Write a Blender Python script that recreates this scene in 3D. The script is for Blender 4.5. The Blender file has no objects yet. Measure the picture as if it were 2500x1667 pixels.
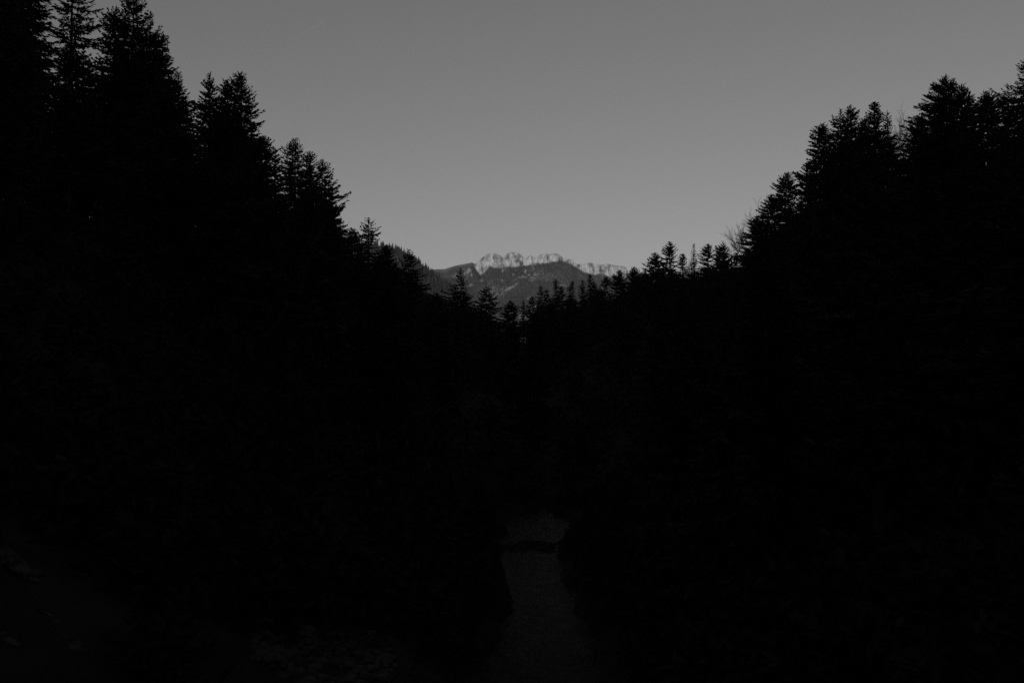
import bpy, math, random
import numpy as np
from mathutils import Vector

S = bpy.context.scene
COL = S.collection

# ------------------------------------------------------------------ camera
CAM_Z = 8.0
PITCH = math.radians(3.0)
F_PX = 2430.0                      # focal length in photograph pixels (2500 wide)
cam = bpy.data.cameras.new("camera")
cam.sensor_width = 36.0
cam.lens = 36.0 * F_PX / 2500.0
cam.clip_start = 0.3
cam.clip_end = 120000.0
cam_o = bpy.data.objects.new("camera", cam)
cam_o.location = (0, 0, CAM_Z)
cam_o.rotation_euler = (math.pi / 2 + PITCH, 0, 0)
COL.objects.link(cam_o)
S.camera = cam_o

# ------------------------------------------------------------------ sky and sun
SUN_EL = math.radians(7.0)
SUN_AZ = math.radians(-160.0)      # measured from +Y, clockwise positive: low, off to the side and behind
sun_dir = Vector((math.sin(SUN_AZ) * math.cos(SUN_EL), math.cos(SUN_AZ) * math.cos(SUN_EL), math.sin(SUN_EL)))
W = bpy.data.worlds.new("World")
S.world = W
W.use_nodes = True
nt = W.node_tree
nt.nodes.clear()
sky = nt.nodes.new("ShaderNodeTexSky")
sky.sky_type = 'NISHITA'
sky.sun_disc = False
sky.sun_elevation = SUN_EL
sky.sun_rotation = SUN_AZ
sky.altitude = 600
sky.air_density = 1.0
sky.dust_density = 0.6
sky.ozone_density = 1.0
bw = nt.nodes.new("ShaderNodeRGBToBW")          # a black and white photograph
bg = nt.nodes.new("ShaderNodeBackground")
bg.inputs[1].default_value = 0.0745
wo = nt.nodes.new("ShaderNodeOutputWorld")
nt.links.new(sky.outputs[0], bw.inputs[0])
nt.links.new(bw.outputs[0], bg.inputs[0])
nt.links.new(bg.outputs[0], wo.inputs[0])

sl = bpy.data.lights.new("sun", 'SUN')
sl.energy = 2.6
sl.angle = math.radians(0.53)
sl.color = (1.0, 1.0, 1.0)
sun_o = bpy.data.objects.new("sun", sl)
sun_o.rotation_euler = sun_dir.to_track_quat('Z', 'Y').to_euler()
COL.objects.link(sun_o)

S.view_settings.view_transform = 'Standard'
S.view_settings.look = 'None'
S.view_settings.exposure = 0.0
S.view_settings.gamma = 1.0
S.view_settings.use_curve_mapping = False
S.cycles.max_bounces = 3
S.cycles.diffuse_bounces = 1
S.cycles.glossy_bounces = 2
S.cycles.transparent_max_bounces = 6
S.cycles.volume_bounces = 0
S.cycles.use_denoising = False                  # keeps a little grain, like the photograph

# ------------------------------------------------------------------ helpers
CP, SP = math.cos(PITCH), math.sin(PITCH)


def ray(px, py):
    a = (px - 1250.0) / F_PX
    b = (833.5 - py) / F_PX
    y = CP - b * SP
    z = SP + b * CP
    return a / y, z / y            # x per metre of y, z per metre of y


def at(px, py, y):
    kx, kz = ray(px, py)
    return kx * y, y, CAM_Z + kz * y


def proj(x, y, z):
    z = z - CAM_Z
    d = y * CP + z * SP
    u = -y * SP + z * CP
    return 1250.0 + F_PX * x / d, 833.5 - F_PX * u / d


def hash2(ix, iy, seed):
    h = (ix.astype(np.int64) * 374761393 + iy.astype(np.int64) * 668265263 + seed * 974634777) & 0x7fffffff
    h = ((h ^ (h >> 13)) * 1274126177) & 0x7fffffff
    h = (h ^ (h >> 16)) & 0xffffff
    return h / float(0xffffff)


def vnoise(x, y, seed=0):
    x = np.asarray(x, float); y = np.asarray(y, float)
    ix = np.floor(x); iy = np.floor(y)
    fx = x - ix; fy = y - iy
    fx = fx * fx * (3 - 2 * fx); fy = fy * fy * (3 - 2 * fy)
    a = hash2(ix, iy, seed); b = hash2(ix + 1, iy, seed)
    c = hash2(ix, iy + 1, seed); d = hash2(ix + 1, iy + 1, seed)
    return (a * (1 - fx) + b * fx) * (1 - fy) + (c * (1 - fx) + d * fx) * fy * 1.0


def fbm(x, y, seed=0, octaves=4, gain=0.5):
    t = 0.0; amp = 1.0; tot = 0.0; f = 1.0
    for o in range(octaves):
        t = t + amp * (vnoise(np.asarray(x) * f, np.asarray(y) * f, seed + o * 17) * 2 - 1)
        tot += amp; amp *= gain; f *= 2.03
    return t / tot


def sstep(a, b, x):
    t = np.clip((np.asarray(x, float) - a) / (b - a), 0, 1)
    return t * t * (3 - 2 * t)


def mesh_from(name, verts, quads=None, tris=None, smooth=False):
    me = bpy.data.meshes.new(name)
    verts = np.asarray(verts, np.float32).reshape(-1, 3)
    me.vertices.add(len(verts))
    me.vertices.foreach_set("co", verts.ravel())
    loops = []; starts = []; totals = []; n = 0
    for arr, k in ((quads, 4), (tris, 3)):
        if arr is None or len(arr) == 0:
            continue
        arr = np.asarray(arr, np.int32).reshape(-1, k)
        loops.append(arr.ravel())
        starts.append(n + np.arange(len(arr)) * k)
        n += len(arr) * k
    loops = np.concatenate(loops); starts = np.concatenate(starts).astype(np.int32)
    me.loops.add(len(loops))
    me.loops.foreach_set("vertex_index", loops)
    me.polygons.add(len(starts))
    me.polygons.foreach_set("loop_start", starts)
    if smooth:
        me.polygons.foreach_set("use_smooth", np.ones(len(starts), bool))
    me.update(calc_edges=True)
    me.validate()
    return me


def grid_quads(nr, nc):
    i = np.arange(nr - 1)[:, None] * nc + np.arange(nc - 1)[None, :]
    return np.stack([i, i + 1, i + nc + 1, i + nc], -1).reshape(-1, 4)


def obj(name, me, mat=None, parent=None, loc=(0, 0, 0)):
    o = bpy.data.objects.new(name, me)
    if mat is not None and not me.materials:
        me.materials.append(mat)
    o.location = loc
    if parent is not None:
        o.parent = parent
    COL.objects.link(o)
    return o


def structure(o):
    o["kind"] = "structure"
    return o


def empty(name, loc, label, cat, group=None, rz=0.0):
    o = bpy.data.objects.new(name, None)
    o.location = loc
    o.rotation_euler = (0, 0, rz)
    o.empty_display_size = 0.5
    o["label"] = label
    o["category"] = cat
    if group:
        o["group"] = group
    COL.objects.link(o)
    return o


def material(name, lo, hi, scale=1.0, rough=0.85, spec=0.15, bump=0.0, detail=6.0, coords='Object', lohi=(0.35, 0.65), per_object=0.0):
    m = bpy.data.materials.new(name)
    m.use_nodes = True
    n = m.node_tree
    b = n.nodes["Principled BSDF"]
    tc = n.nodes.new("ShaderNodeTexCoord")
    nz = n.nodes.new("ShaderNodeTexNoise")
    nz.inputs["Scale"].default_value = scale
    nz.inputs["Detail"].default_value = detail
    nz.inputs["Roughness"].default_value = 0.6
    n.links.new(tc.outputs[coords], nz.inputs["Vector"])
    cr = n.nodes.new("ShaderNodeValToRGB")
    cr.color_ramp.elements[0].position = lohi[0]
    cr.color_ramp.elements[1].position = lohi[1]
    cr.color_ramp.elements[0].color = (lo, lo, lo, 1)
    cr.color_ramp.elements[1].color = (hi, hi, hi, 1)
    n.links.new(nz.outputs[0], cr.inputs[0])
    out = cr.outputs[0]
    if per_object:
        oi = n.nodes.new("ShaderNodeObjectInfo")
        mr = n.nodes.new("ShaderNodeMapRange")
        mr.inputs[3].default_value = 1 - per_object
        mr.inputs[4].default_value = 1 + per_object
        n.links.new(oi.outputs["Random"], mr.inputs[0])
        mx = n.nodes.new("ShaderNodeMix"); mx.data_type = 'RGBA'; mx.blend_type = 'MULTIPLY'
        mx.inputs[0].default_value = 1.0
        n.links.new(out, mx.inputs[6]); n.links.new(mr.outputs[0], mx.inputs[7])
        out = mx.outputs[2]
    n.links.new(out, b.inputs["Base Color"])
    b.inputs["Roughness"].default_value = rough
    b.inputs["Specular IOR Level"].default_value = spec
    if bump:
        bp = n.nodes.new("ShaderNodeBump")
        bp.inputs["Strength"].default_value = 1.0
        bp.inputs["Distance"].default_value = bump
        n.links.new(nz.outputs[0], bp.inputs["Height"])
        n.links.new(bp.outputs[0], b.inputs["Normal"])
    return m


M_NEEDLE = material("needles", 0.016, 0.034, 1.2, 0.9, 0.05, per_object=0.25)
M_BARK = material("bark", 0.02, 0.05, 3.0, 0.95, 0.05, bump=0.03)
M_TWIG = material("bare_twigs", 0.018, 0.04, 2.0, 0.95, 0.05)
M_FLOOR = material("forest_floor", 0.010, 0.024, 0.35, 0.95, 0.02, bump=0.15)
M_GRAVEL = material("river_gravel", 0.035, 0.095, 3.5, 0.85, 0.1, bump=0.05)
M_STONE = material("river_stone", 0.014, 0.042, 2.0, 0.8, 0.12, bump=0.03, per_object=0.3)
M_LEDGE = material("ledge_rock", 0.012, 0.05, 5.0, 0.9, 0.05, bump=0.06, lohi=(.42, .58))
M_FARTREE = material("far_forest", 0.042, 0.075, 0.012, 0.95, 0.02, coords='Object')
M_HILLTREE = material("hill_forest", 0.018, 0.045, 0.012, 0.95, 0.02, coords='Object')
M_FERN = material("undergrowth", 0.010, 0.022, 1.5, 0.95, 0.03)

# ------------------------------------------------------------------ the trees that make the skyline
# px, py: where the tip shows in the photograph; d: metres away; H: height; k: how fast the crown widens below
# the tip; R: largest crown radius; kind
G_HIGH = "conifers along the crest of the steep slope"
G_GAP = "conifers standing in the valley gap before the far ridge"
G_LOW = "small conifers on the low saddle before the cliffs"
G_OPP = "conifers along the crest of the opposite slope"
TREES = [
 (60, -240, 105, 35, .42, 6.0, 'spruce', G_HIGH, "huge dense spruce whose top rises beyond the picture, beside a see-through spruce"),
 (-40, -330, 98, 37, .5, 6.5, 'spruce', G_HIGH, "massive dark spruce at the uphill end of the steep slope, only its flank in view"),
 (178, -70, 112, 33, .36, 4.2, 'open', G_HIGH, "thin-crowned spruce with sky showing through its hanging boughs on the steep slope"),
 (282, 18, 124, 30, .55, 4.0, 'spruce', G_HIGH, "lower spire clinging to the side of the tallest steep-slope spruce, towards the thin-crowned spruce"),
 (327, -10, 120, 33, .42, 5.2, 'spruce', G_HIGH, "tallest ragged spruce with a bent leader on the steep slope crest"),
 (367, 30, 122, 31, .30, 4.0, 'spruce', G_HIGH, "spruce with a lone hooked spike beside the tallest ragged spruce"),
 (397, 86, 127, 29, .62, 4.6, 'fir', G_HIGH, "round-shouldered fir just downhill of the hooked spike spruce"),
 (436, 176, 134, 26, .62, 3.6, 'spruce', G_HIGH, "open layered spruce with light between its boughs, uphill of the twin firs"),
 (513, 182, 150, 30, .42, 4.6, 'fir', G_HIGH, "slim blunt-topped fir, uphill one of the twin firs on the steep slope"),
 (556, 200, 153, 28, .55, 4.0, 'fir', G_HIGH, "fir half hidden between the twin firs on the steep slope"),
 (590, 178, 150, 30, .40, 5.2, 'spruce', G_HIGH, "spruce with long upswept side boughs and spiked tip, downhill one of the twins"),
 (641, 334, 158, 25, .75, 4.6, 'fir', G_HIGH, "broad hunched fir on the shoulder below the twin firs"),
 (672, 372, 161, 23, .60, 4.0, 'open', G_HIGH, "drooping see-through spruce below the hunched fir on the steep slope"),
 (721, 338, 180, 28, .40, 4.8, 'spruce', G_HIGH, "neat pointed spruce, tallest of the trio at the end of the steep slope"),
 (757, 372, 184, 25, .34, 4.0, 'spruce', G_HIGH, "middle spruce of the trio at the end of the steep slope"),
 (787, 390, 182, 27, .36, 4.6, 'spruce', G_HIGH, "lowest spruce of the trio, leaning boughs over the valley gap"),
 (860, 558, 200, 15, 1.1, 4.2, 'fir', G_HIGH, "short bushy round-topped fir beside a tiered spruce"),
 (900, 533, 215, 23, .55, 4.6, 'open', G_GAP, "tiered spruce with flat separate layers, highest in the valley gap"),
 (943, 599, 235, 25, 1.2, 3.6, 'fir', G_GAP, "oval dense-topped fir against the dark wooded hill"),
 (968, 640, 239, 22, .45, 2.6, 'open', G_GAP, "slim sparse spruce squeezed between the oval fir and the flat-topped fir"),
 (998, 610, 240, 27, .62, 4.8, 'open', G_GAP, "flat-topped open fir with wide lower tiers and a bare visible trunk"),
 (1065, 716, 265, 20, .95, 4.4, 'fir', G_GAP, "low dark rounded fir beside the flat-topped open fir"),
 (1125, 656, 280, 26, .42, 5.0, 'open', G_GAP, "irregular spruce with a bent bushy tip before the wooded far ridge"),
 (1187, 695, 300, 25, .48, 5.4, 'open', G_GAP, "spruce with a thin spike above wide spreading boughs before the far mountain"),
 (1245, 735, 330, 20, 1.6, 4.6, 'fir', G_GAP, "rounded bushy crown at the bottom of the valley notch"),
 (1278, 732, 430, 19, .30, 2.6, 'spruce', G_LOW, "thin low spruce nearest the rounded crown in the valley notch"),
 (1299, 724, 440, 20, .50, 4.0, 'spruce', G_LOW, "stout low spruce second from the rounded crown in the valley notch"),
 (1320, 698, 450, 25, .32, 3.4, 'spruce', G_LOW, "slender pointed spruce on the low saddle, uphill of the stout low spruce"),
 (1335, 707, 452, 23, .45, 3.6, 'spruce', G_LOW, "wider companion of the slender pointed spruce on the low saddle"),
 (1357, 682, 445, 27, .26, 2.8, 'spruce', G_LOW, "column-shaped tall spruce on the low saddle"),
 (1370, 698, 440, 24, .60, 3.8, 'fir', G_LOW, "fir snug against the column-shaped spruce on the low saddle"),
 (1397, 686, 435, 25, .42, 4.0, 'spruce', G_LOW, "lopsided spruce standing alone on the low saddle"),
 (1423, 684, 430, 24, .45, 4.0, 'spruce', G_LOW, "spruce beside the knob-topped fir, towards the lone lopsided spruce"),
 (1441, 670, 425, 27, .42, 4.2, 'fir', G_LOW, "knob-topped fir below the pale cliff band"),
 (1452, 690, 420, 22, .50, 4.0, 'spruce', G_LOW, "ragged spruce tucked under the knob-topped fir"),
 (1479, 676, 400, 25, .46, 3.6, 'fir', G_LOW, "small club-shaped fir between the knob-topped fir and a broad pyramid"),
 (1513, 661, 370, 27, .62, 5.6, 'fir', G_LOW, "broad pyramid-shaped fir at the end of the pale cliff band"),
 (1549, 652, 350, 25, .70, 4.8, 'fir', G_LOW, "blunt fir poking above the saddle where the cliff band ends"),
 (1575, 660, 345, 20, .80, 4.6, 'fir', G_LOW, "low shaggy fir between the blunt fir and a wide spreading fir"),
 (1600, 618, 335, 26, .62, 5.0, 'fir', G_OPP, "wide spreading fir beside the tall club-topped fir"),
 (1635, 591, 330, 28, .62, 4.2, 'fir', G_OPP, "tall club-topped fir standing clear on the saddle end"),
 (1666, 620, 320, 24, .45, 2.8, 'fir', G_OPP, "short fir next to bare twigs and a needle-thin spruce"),
 (1694, 597, 318, 26, .26, 2.2, 'spruce', G_OPP, "needle-thin spruce among bare branches"),
 (1728, 596, 310, 26, .52, 3.8, 'fir', G_OPP, "flat-tipped fir between the needle-thin spruce and the feathery spruce"),
 (1765, 590, 300, 26, .50, 4.6, 'feather', G_OPP, "feathery perfect-cone spruce with upswept boughs"),
 (1798, 618, 285, 19, .95, 3.4, 'fir', G_OPP, "small clumped fir at the foot of the rising crest"),
 (1848, 528, 255, 26, .72, 5.2, 'fir', G_OPP, "dense dark fir with a bare tree leaning out of its side"),
 (1884, 476, 236, 25, .62, 4.6, 'fir', G_OPP, "shoulder fir leaning against the spreading-topped spruce"),
 (1923, 421, 225, 29, .52, 5.4, 'feather', G_OPP, "spruce with wide upturned top boughs before the wooded bluff"),
 (1976, 396, 206, 25, .60, 4.2, 'fir', G_OPP, "steep-sided fir forming the edge of the wooded bluff"),
 (2010, 302, 197, 31, .70, 5.4, 'fir', G_OPP, "square-topped fir, first high tree of the wooded bluff"),
 (2052, 268, 195, 30, .34, 4.4, 'spruce', G_OPP, "twiggy thin-tipped spruce beside the square-topped fir"),
 (2076, 258, 192, 31, .46, 4.4, 'feather', G_OPP, "pointed spruce with drooping arms on the wooded bluff"),
 (2110, 290, 190, 27, .60, 4.2, 'fir', G_OPP, "fir sunk between the two tallest points of the wooded bluff"),
 (2135, 251, 188, 31, .56, 4.4, 'fir', G_OPP, "thick-armed fir, highest of the wooded bluff, beside bare twigs"),
 (2166, 276, 186, 29, .40, 4.2, 'spruce', G_OPP, "spruce overlaid by bare twigs at the end of the wooded bluff"),
 (2205, 345, 180, 22, .55, 3.4, 'open', G_OPP, "small ragged spruce in the dip beyond the wooded bluff"),
 (2250, 280, 176, 25, .72, 4.6, 'fir', G_OPP, "shouldering fir beneath the great broad spruce"),
 (2309, 187, 172, 31, .66, 7.0, 'feather', G_OPP, "great broad spruce towering over the opposite slope"),
 (2354, 213, 171, 28, .62, 3.6, 'feather', G_OPP, "steep upswept side top of the great broad spruce"),
 (2408, 225, 165, 26, 1.2, 5.2, 'fir', G_OPP, "wide bushy flat-crowned fir uphill of the great broad spruce"),
 (2460, 206, 160, 27, .46, 3.8, 'open', G_OPP, "thin-tipped spruce between the flat-crowned fir and the picture's last tree"),
 (2502, 148, 150, 31, .60, 4.6, 'spruce', G_OPP, "tall spruce rising at the very end of the opposite crest"),
]
# half-breadths of each crown as it stands (pixels below the tip, towards -x, towards +x), tip downwards
OUTLINE = {
 60: [(0,5,5),(100,60,50),(240,105,66),(600,120,80)],
 178: [(0,4,4),(70,30,52),(120,40,64),(170,45,66),(210,45,62),(250,44,50),(275,48,54)],
 282: [(0,4,4),(15,12,10),(35,20,18),(60,30,25),(120,36,30)],
 327: [(0,4,5),(15,12,14),(30,30,18),(45,22,28),(70,42,36),(120,62,60),(200,78,75)],
 367: [(0,3,3),(15,10,6),(30,12,6),(45,10,8),(60,20,16),(75,30,32),(95,36,40)],
 397: [(0,6,4),(10,15,9),(30,25,14),(60,30,15),(90,36,24),(150,42,34)],
 436: [(0,6,5),(12,16,7),(30,20,10),(50,25,17),(65,30,23),(90,30,24),(115,30,32),(160,30,30)],
 513: [(0,6,6),(15,9,9),(35,15,15),(55,26,18),(80,37,22),(110,46,30),(160,52,40)],
 556: [(0,9,6),(10,15,11),(25,21,16),(60,28,22),(120,36,30)],
 590: [(0,3,3),(12,12,9),(25,32,15),(50,40,20),(75,46,30),(100,50,40),(120,55,52),(127,50,58),(140,50,40)],
 641: [(0,14,9),(10,26,17),(25,36,27),(50,46,37),(90,50,40)],
 672: [(0,5,4),(50,16,10),(100,26,14)],
 721: [(0,3,3),(15,10,10),(25,19,15),(40,26,21),(60,38,26),(100,46,40)],
 757: [(0,3,3),(12,9,10),(25,15,17),(45,20,21),(80,26,26)],
 787: [(0,3,3),(15,10,13),(35,17,21),(55,21,38),(75,26,43),(100,30,47),(140,36,56)],
 860: [(0,12,10),(8,24,20),(25,36,28),(60,40,32)],
 900: [(0,2,2),(10,9,10),(17,11,15),(25,21,14),(37,27,24),(50,25,31),(60,23,26),(100,32,32)],
 943: [(0,11,11),(6,15,16),(15,18,21),(25,19,21),(40,26,19),(60,36,26),(90,46,32),(120,46,36)],
 968: [(0,3,3),(20,8,8),(50,14,14),(90,18,18)],
 998: [(0,7,6),(8,11,11),(15,17,17),(25,15,26),(35,23,27),(55,23,29),(80,31,37),(95,31,37),(110,33,46),(130,39,43),(160,40,30)],
 1065: [(0,7,7),(10,19,17),(20,25,23),(40,29,27)],
 1125: [(0,2,2),(10,6,5),(20,11,9),(25,9,17),(35,17,17),(45,15,11),(55,36,15),(62,43,21),(80,41,23),(110,46,24)],
 1187: [(0,2,2),(8,6,6),(15,23,15),(20,25,13),(27,15,19),(33,15,25),(38,26,29),(45,35,27),(60,39,31),(90,40,36)],
 1245: [(0,13,11),(6,19,17),(15,23,23),(40,26,26)],
 1278: [(0,2,2),(10,5,5),(20,8,8),(35,12,12)],
 1299: [(0,3,3),(8,8,8),(20,12,12),(35,18,16)],
 1320: [(0,2,2),(10,5,6),(25,9,10),(40,12,12),(60,14,14)],
 1335: [(0,2,2),(8,6,6),(20,10,9),(35,14,14)],
 1357: [(0,4,3),(10,6,6),(25,7,7),(40,9,9),(60,12,10)],
 1370: [(0,3,3),(10,8,7),(20,11,11),(35,13,15)],
 1397: [(0,2,2),(10,9,5),(20,12,6),(30,14,9),(45,16,12)],
 1423: [(0,2,2),(10,5,5),(25,11,9),(40,16,12)],
 1441: [(0,6,6),(5,8,6),(12,5,6),(25,9,10),(45,15,15)],
 1452: [(0,2,2),(15,7,10),(30,11,20),(45,15,25)],
 1479: [(0,5,5),(8,9,9),(20,11,10),(40,12,9)],
 1513: [(0,5,5),(8,9,9),(20,15,15),(40,25,21),(60,30,24)],
 1549: [(0,4,4),(8,8,9),(15,13,13),(30,20,20)],
 1575: [(0,8,7),(10,16,12),(30,22,18)],
 1600: [(0,6,5),(8,9,10),(15,15,12),(25,21,16),(40,27,22)],
 1635: [(0,6,6),(8,10,10),(15,13,13),(25,14,16),(35,20,12),(50,17,17),(65,22,19),(80,24,21)],
 1666: [(0,4,4),(10,8,9),(20,9,9),(35,11,11)],
 1694: [(0,2,2),(12,4,4),(25,6,5),(40,8,7),(60,12,12)],
 1728: [(0,6,4),(5,11,6),(15,14,10),(25,17,12),(40,18,14),(55,22,17)],
 1765: [(0,1,1),(15,8,7),(25,17,11),(35,20,16),(45,25,17),(60,28,22)],
 1798: [(0,6,6),(8,11,9),(20,13,11),(40,15,13)],
 1848: [(0,11,9),(8,19,16),(20,23,22),(50,31,30),(90,46,35),(110,48,40)],
 1884: [(0,5,5),(10,15,11),(20,23,16),(40,33,20),(50,37,25)],
 1923: [(0,4,4),(8,7,12),(14,19,13),(20,27,13),(30,19,11),(37,36,22),(45,39,23),(60,31,19),(80,41,21),(100,43,25)],
 1976: [(0,9,7),(20,16,12),(45,26,15),(70,29,20),(100,29,25)],
 2010: [(0,10,10),(10,10,11),(20,16,12),(30,29,13),(40,35,15),(60,37,19),(90,43,25)],
 2052: [(0,2,2),(15,5,5),(25,15,9),(35,26,13),(55,27,16)],
 2076: [(0,2,2),(10,7,5),(22,15,15),(32,17,21),(45,19,18),(60,21,22)],
 2110: [(0,5,5),(15,15,11),(40,21,16)],
 2135: [(0,7,6),(10,11,10),(20,13,15),(28,23,17),(35,25,21),(50,23,19),(70,26,23)],
 2166: [(0,3,3),(20,9,9),(50,15,15),(80,21,21)],
 2250: [(0,9,6),(15,15,11),(40,23,16),(60,36,21)],
 2309: [(0,9,9),(8,16,19),(20,26,23),(30,36,20),(45,50,26),(55,56,36),(80,63,46),(110,86,56)],
 2354: [(0,7,5),(8,15,11),(20,23,9),(30,22,12),(38,24,26),(50,25,18)],
 2408: [(0,12,16),(6,24,19),(15,32,22),(30,46,28),(60,50,40)],
 2460: [(0,2,2),(10,6,6),(20,17,11),(35,23,21)],
 2502: [(0,5,5),(15,11,9),(25,21,15),(37,7,8),(45,19,15),(65,31,25)],
}
BARE = [
 # px, py, d, H, lean, crown radius, label
 (1804, 533, 262, 17, -2.0, 5.4, "bare leafless tree fanning fine twigs out beside the dense dark fir"),
 (1858, 474, 242, 20, -1.8, 5.0, "bare leafless tree mostly hidden behind the shoulder fir"),
 (1683, 612, 322, 18, 0.0, 2.8, "bare leafless tree between the short fir and the needle-thin spruce"),
 (1712, 628, 314, 15, 0.6, 2.6, "low bare leafless tree beside the needle-thin spruce"),
 (2182, 255, 191, 30, 1.2, 6.0, "tall bare leafless tree rising behind the twig-covered spruce"),
 (2204, 318, 182, 23, 0.6, 2.4, "shorter bare leafless tree in the dip beyond the wooded bluff"),
]
SKYLINE = [(-400, -300), (120, -160), (200, 60), (236, 175), (258, 130), (285, 30), (330, -5), (420, 150), (470, 250), (513, 190), (590, 185), (650, 335), (690, 420), (721, 345),
           (787, 395), (840, 520), (870, 560), (900, 540), (945, 605), (998, 615), (1040, 690), (1065, 720), (1125, 690), (1187, 715),
           (1230, 765), (1280, 750), (1320, 720), (1441, 695), (1513, 675), (1600, 630), (1700, 650), (1765, 620), (1810, 640),
           (1850, 535), (1923, 445), (1980, 360), (2100, 295), (2200, 345), (2240, 300), (2310, 225), (2400, 240), (2500, 230), (2900, 150)]
SKX = np.array([p[0] for p in SKYLINE], float); SKY = np.array([p[1] for p in SKYLINE], float)

# ------------------------------------------------------------------ near terrain
STREAM_Y = np.array([-200, 10, 24, 30, 35, 38, 42, 46, 50, 54, 58, 63, 68, 80, 110, 160, 260, 450, 900.])
STREAM_X = np.array([5., 1.6, 0.95, 1.0, 1.05, 1.2, 1.03, 0.9, 0.6, 1.1, 1.6, 1.75, 1.9, 8., 14., 6., 0., 4., 4.])
STREAM_W = np.array([2.0, 1.9, 1.9, 1.9, 1.65, 1.25, 1.4, 1.55, 1.45, 2.0, 2.4, 2.25, 0.4, .5, .5, .5, .5, .5, .5])


def stream_x(y):
    return np.interp(y, STREAM_Y, STREAM_X)


def stream_z(y):
    y = np.asarray(y, float)
    return 0.012 * (y - 40) + 27.0 * sstep(75, 480, y)


def base_h(x, y):
    x = np.asarray(x, float); y = np.asarray(y, float)
    d = x - stream_x(y)
    zs = stream_z(y)
    l = np.clip(-d - 1.6, 0, None); r = np.clip(d - 1.6, 0, None)
    z = zs + 27 * (1 - np.exp(-(l / 34.) ** 1.5)) + 34 * (1 - np.exp(-(r / 46.) ** 1.4))
    z = z * (1 - 1.1 * sstep(480, 760, y))
    # unseen mountain flanks beside and behind the viewpoint, shaped to shade the valley
    z = z + 240 * np.exp(-(((x + 120) / 430.) ** 2 + ((y + 430) / 165.) ** 2)) + 110 * np.exp(-(((x + 560) / 230.) ** 2 + ((y - 60) / 420.) ** 2))
    return z


cps = []
for t in TREES + [(b[0], b[1], b[2], b[3], 0, 0, 'bare', '', '') for b in BARE]:
    x, y, z = at(t[0], t[1], t[2])
    cps.append((x, y, z - t[3]))
cps = np.array(cps)
# points where the ground keeps to the plain valley form
pins = [(stream_x(y) + dx, y) for y in (5, 20, 30, 38, 46, 54, 62, 70, 85) for dx in (-6, -2, 2, 6)]
pins = np.array([(float(a), float(b)) for a, b in pins])
P = np.vstack([cps[:, :2], pins])
RES = np.concatenate([cps[:, 2] - base_h(cps[:, 0], cps[:, 1]), np.zeros(len(pins))])


def phi(d2):
    return np.exp(-d2 / (2 * 26.0 ** 2))


A = phi(((P[:, None, :] - P[None, :, :]) ** 2).sum(-1))
WTS = np.linalg.solve(A.T @ A + 0.02 * np.eye(len(P)), A.T @ RES)


def ground_h(x, y):
    x = np.asarray(x, float); y = np.asarray(y, float)
    sh = x.shape
    xf = x.ravel(); yf = y.ravel()
    z = base_h(xf, yf)
    for i in range(0, len(xf), 20000):
        s = slice(i, i + 20000)
        d2 = (xf[s, None] - P[None, :, 0]) ** 2 + (yf[s, None] - P[None, :, 1]) ** 2
        z[s] += (phi(d2) @ WTS) * (1 - (1 - sstep(2, 10, np.abs(xf[s] - stream_x(yf[s])))) * (1 - sstep(70, 100, yf[s])))
    d = np.abs(xf - stream_x(yf))
    z += fbm(xf / 9., yf / 9., 3, 3) * 0.9 * sstep(3, 12, d)
    hw = np.interp(yf, STREAM_Y, STREAM_W) * (1 + .38 * fbm(yf / 1.9, np.sign(xf - stream_x(yf)), 9, 2))
    chan = 1 - sstep(hw * 0.85, hw * 1.2, d)
    z += -1.0 * chan + (1 - chan) * (.12 + 0.25 * fbm(xf / 1.6, yf / 1.6, 5, 3))
    # two rounded knolls crowding the brook
    z += 1.7 * np.exp(-(((xf + .75) / .72) ** 2 + ((yf - 39.6) / 1.3) ** 2))
    return z.reshape(sh)


def axis(segs):
    out = []
    for a, b, st in segs:
        out.append(np.arange(a, b, st))
    out.append(np.array([segs[-1][1]], float))
    return np.concatenate(out)


XS = axis([(-1500, -300, 25), (-300, -60, 4), (-60, -12, 1.5), (-12, 12, 0.4), (12, 60, 1.5), (60, 200, 4), (200, 800, 25)])
YS = axis([(-1200, -100, 25), (-100, 15, 3), (15, 72, 0.5), (72, 200, 2), (200, 480, 4), (480, 1500, 20)])
gx, gy = np.meshgrid(XS, YS)
gz = ground_h(gx, gy)
structure(obj("forest_slope", mesh_from("forest_slope", np.stack([gx, gy, gz], -1), grid_quads(len(YS), len(XS)), smooth=True), M_FLOOR))

# distant ground, one sheet out to the horizon
fx = np.linspace(-9000, 9000, 61); fy = np.concatenate([np.linspace(-9000, 1200, 12), np.linspace(1500, 12000, 40)])
ax_, ay_ = np.meshgrid(fx, fy)
az_ = -14 + 0.0 * ax_ + 22 * fbm(ax_ / 900., ay_ / 900., 41, 3) * sstep(1800, 2600, ay_)
structure(obj("ground", mesh_from("ground", np.stack([ax_, ay_, az_], -1), grid_quads(len(fy), len(fx)), smooth=True), M_FLOOR))


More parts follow.
